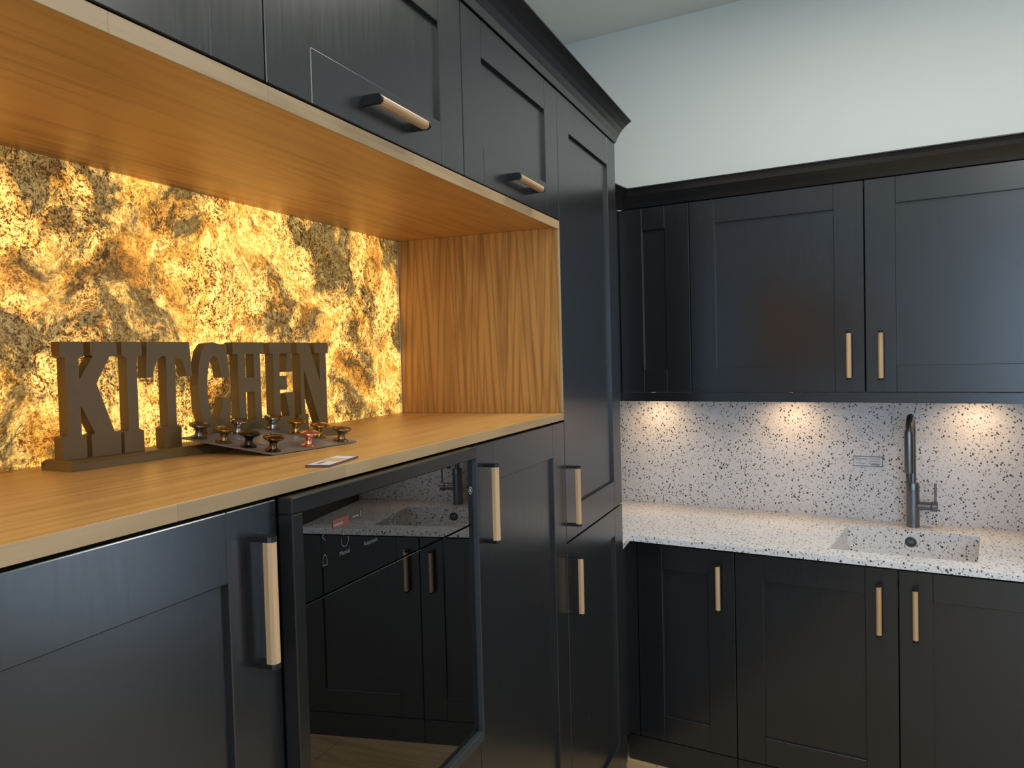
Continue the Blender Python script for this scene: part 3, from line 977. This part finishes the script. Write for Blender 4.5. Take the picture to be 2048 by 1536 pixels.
LT = {
    'K': [[(-0.0025, 1.5560), (0.0342, 1.5560), (0.0342, 1.5338), (0.0260, 1.5303), (0.0260, 1.4978), (0.0496, 1.5338), (0.0453, 1.5346), (0.0453, 1.5560), (0.0902, 1.5560), (0.0902, 1.5346), (0.0767, 1.5321), (0.0535, 1.4901), (0.0810, 1.4130), (0.0916, 1.4104), (0.0916, 1.3762), (0.0419, 1.3762), (0.0419, 1.4104), (0.0477, 1.4130), (0.0265, 1.4575), (0.0260, 1.4130), (0.0337, 1.4104), (0.0337, 1.3762), (-0.0044, 1.3762), (-0.0044, 1.4113), (0.0048, 1.4138), (0.0048, 1.5303), (-0.0025, 1.5338)]],
    'I': [[(0.0984, 1.5560), (0.1346, 1.5560), (0.1346, 1.5338), (0.1245, 1.5303), (0.1245, 1.4130), (0.1332, 1.4096), (0.1332, 1.3762), (0.0974, 1.3762), (0.0974, 1.4096), (0.1061, 1.4130), (0.1061, 1.5303), (0.0984, 1.5338)]],
    'T': [[(0.1443, 1.5560), (0.2283, 1.5560), (0.2321, 1.4961), (0.2201, 1.4961), (0.2167, 1.5132), (0.2109, 1.5261), (0.2022, 1.5329), (0.1979, 1.5312), (0.1972, 1.4130), (0.2056, 1.4096), (0.2056, 1.3762), (0.1708, 1.3762), (0.1708, 1.4096), (0.1800, 1.4130), (0.1800, 1.5312), (0.1747, 1.5329), (0.1645, 1.5261), (0.1578, 1.5132), (0.1530, 1.4961), (0.1409, 1.4961)]],
    'C': [[(0.3084, 1.5526), (0.3132, 1.4909), (0.2959, 1.4909), (0.2920, 1.5132), (0.2862, 1.5286), (0.2794, 1.5321), (0.2712, 1.5235), (0.2654, 1.5021), (0.2635, 1.4789), (0.2645, 1.4532), (0.2683, 1.4293), (0.2746, 1.4156), (0.2809, 1.4130), (0.2876, 1.4190), (0.2939, 1.4353), (0.2978, 1.4550), (0.3152, 1.4524), (0.3142, 1.4293), (0.3074, 1.4010), (0.2959, 1.3804), (0.2804, 1.3757), (0.2669, 1.3800), (0.2543, 1.4036), (0.2461, 1.4378), (0.2432, 1.4789), (0.2466, 1.5149), (0.2539, 1.5406), (0.2650, 1.5535), (0.2785, 1.5560), (0.2920, 1.5526), (0.3007, 1.5458)]],
    'H': [[(0.3234, 1.5338), (0.3992, 1.5338), (0.3992, 1.5560), (0.3234, 1.5560)],
          [(0.3234, 1.3762), (0.3992, 1.3762), (0.3992, 1.4087), (0.3234, 1.4087)],
          [(0.3345, 1.4087), (0.3514, 1.4087), (0.3514, 1.5338), (0.3345, 1.5338)],
          [(0.3731, 1.4087), (0.3890, 1.4087), (0.3890, 1.5338), (0.3731, 1.5338)],
          [(0.3514, 1.4618), (0.3731, 1.4618), (0.3731, 1.4892), (0.3514, 1.4892)]],
    'E': [[(0.4136, 1.5338), (0.4716, 1.5338), (0.4716, 1.5560), (0.4136, 1.5560)],
          [(0.4218, 1.4087), (0.4383, 1.4087), (0.4383, 1.5338), (0.4218, 1.5338)],
          [(0.4136, 1.3762), (0.4764, 1.3762), (0.4764, 1.4087), (0.4136, 1.4087)],
          [(0.4383, 1.4618), (0.4571, 1.4618), (0.4571, 1.4892), (0.4383, 1.4892)],
          [(0.4600, 1.5338), (0.4716, 1.5338), (0.4750, 1.4969), (0.4542, 1.4969)],
          [(0.4527, 1.4532), (0.4764, 1.4558), (0.4764, 1.4087), (0.4619, 1.4087)]],
    'N': [[(0.4865, 1.5338), (0.4976, 1.5338), (0.4976, 1.5560), (0.4865, 1.5560)],
          [(0.4947, 1.4087), (0.5054, 1.4087), (0.5054, 1.5338), (0.4947, 1.5338)],
          [(0.4865, 1.3762), (0.5141, 1.3762), (0.5141, 1.4087), (0.4865, 1.4087)],
          [(0.5372, 1.5338), (0.5783, 1.5338), (0.5783, 1.5560), (0.5372, 1.5560)],
          [(0.5517, 1.4207), (0.5710, 1.4207), (0.5710, 1.5338), (0.5517, 1.5338)],
          [(0.4976, 1.5560), (0.5218, 1.5560), (0.5710, 1.4207), (0.5710, 1.3762), (0.5507, 1.3762), (0.4976, 1.5235)]],
}
for ch, polys in LT.items():
    bm = bmesh.new()
    for k, p in enumerate(polys):
        e = .00002 * k
        add_prism(bm, p, lambda a, z: sg(a, .027 + e, z), lambda a, z: sg(a, .049 - e, z))
    link_mesh('letter', bm, M['sign'], sign, label='block letter ' + ch)

# ------------------------------------------------------------------ knob sample board, propped on the sign's base
KA = Vector((-.1896, .5116, OAKTOP + .0012))
an = math.radians(8.5)
KU = Vector((math.sin(an), math.cos(an), 0))                       # along the front edge
kd = Vector((-math.cos(an), math.sin(an) * -1, 0))
sl = math.atan2(.0270, .170)
KV = (kd * math.cos(sl) + Vector((0, 0, 1)) * math.sin(sl)).normalized()
KN = KV.cross(KU) * -1
if KN.z < 0:
    KN = -KN
PW, PD = .2080, .1760


def kb(uu, vv, h):
    return KA + KU * uu + KV * vv + KN * h


kt = thing('knob_board', 'grey sample board carrying ten metal door knobs in front of the sign', 'sample board', KA)
bm = bmesh.new()
add_prism(bm, boxp(0, PW, 0, PD), lambda a, b: kb(a, b, 0), lambda a, b: kb(a, b, .0028))
link_mesh('plate', bm, M['plate'], kt)
bm = bmesh.new()
add_prism(bm, boxp(.050, .156, .050, .122), lambda a, b: kb(a, b, .0029), lambda a, b: kb(a, b, .0036))
link_mesh('info_label', bm, M['acrylic'], kt, label='pale label in the middle of the board')
KN_MAT = {
    'dark': simple('knob_black_bronze', (0.055, 0.045, 0.035), 0.3, 0.9),
    'pewter': simple('knob_pewter', (0.24, 0.21, 0.17), 0.28, 0.95),
    'antique': simple('knob_antique_brass', (0.28, 0.20, 0.10), 0.3, 0.95),
    'brass': simple('knob_brass', (0.52, 0.36, 0.12), 0.2, 1.0),
    'copper': simple('knob_copper', (0.78, 0.42, 0.30), 0.24, 1.0),
    'chrome': simple('knob_chrome', (0.48, 0.46, 0.44), 0.12, 1.0),
    'bronze': simple('knob_polished_bronze', (0.17, 0.125, 0.085), 0.16, 1.0),
}
KP = [(r_ * .93, h_ * .93) for r_, h_ in [(.0145, .0000), (.0150, .0018), (.0125, .0034), (.0085, .0050), (.0068, .0085), (.0068, .0130), (.0082, .0165), (.0120, .0195), (.0172, .0220), (.0190, .0240), (.0188, .0262), (.0150, .0285), (.0080, .0300), (0, .0304)]]
UR = [.019, .102, .186]
VR = [.016, .062, .110, .159]
knobs = [(0, 0, 'bronze'), (1, 0, 'copper'), (2, 0, 'antique'), (0, 1, 'dark'), (2, 1, 'brass'), (0, 2, 'antique'), (2, 2, 'brass'), (0, 3, 'pewter'), (1, 3, 'chrome'), (2, 3, 'chrome')]
for iu, iv, k in knobs:
    bm = bmesh.new()
    add_lathe(bm, KP, kb(UR[iu], VR[iv], .0029), KN, 24)
    link_mesh('knob', bm, KN_MAT[k], kt, smooth=True, label={'dark': 'black bronze knob', 'pewter': 'pewter knob', 'antique': 'antique brass knob', 'brass': 'polished brass knob', 'copper': 'bright copper knob', 'chrome': 'shiny chrome knob', 'bronze': 'dark polished bronze knob'}[k])

# ------------------------------------------------------------------ leaflet on the worktop edge
cc = [(-.0432, .4018), (-.0056, .4100), (-.0245, .5154), (-.0665, .5170)]
zt = OAKTOP + .0006
cd = thing('info_card', 'small printed card lying near the front edge of the oak worktop', 'card', (-.035, .461, OAKTOP))
bm = bmesh.new()
add_prism(bm, cc, lambda a, b: (a, b, zt), lambda a, b: (a, b, zt + .0026))
link_mesh('card_body', bm, M['purple_edge'], cd)
gx_, gy_ = sum(p[0] for p in cc) / 4, sum(p[1] for p in cc) / 4


def cin(f0, g0):
    """bilinear point on the card"""
    p = [Vector(q) for q in cc]
    return (p[0] * (1 - f0) + p[1] * f0) * (1 - g0) + (p[3] * (1 - f0) + p[2] * f0) * g0


def cpatch(f0, f1, g0, g1, h, mat, name):
    bm = bmesh.new()
    bm.faces.new([bm.verts.new((*cin(a, b), zt + h)) for a, b in ((f0, g0), (f1, g0), (f1, g1), (f0, g1))])
    link_mesh(name, bm, mat, cd)


M['card_gold'] = simple('gold_print', (0.62, 0.40, 0.20), 0.5, var=0.5, scale=300)
cpatch(.04, .96, .03, .97, .0028, M['paper'], 'print_face')
cpatch(.15, .85, .40, .72, .0030, M['card_gold'], 'printed_picture')
cpatch(.25, .45, .12, .34, .0030, M['paper_grey'], 'printed_words')
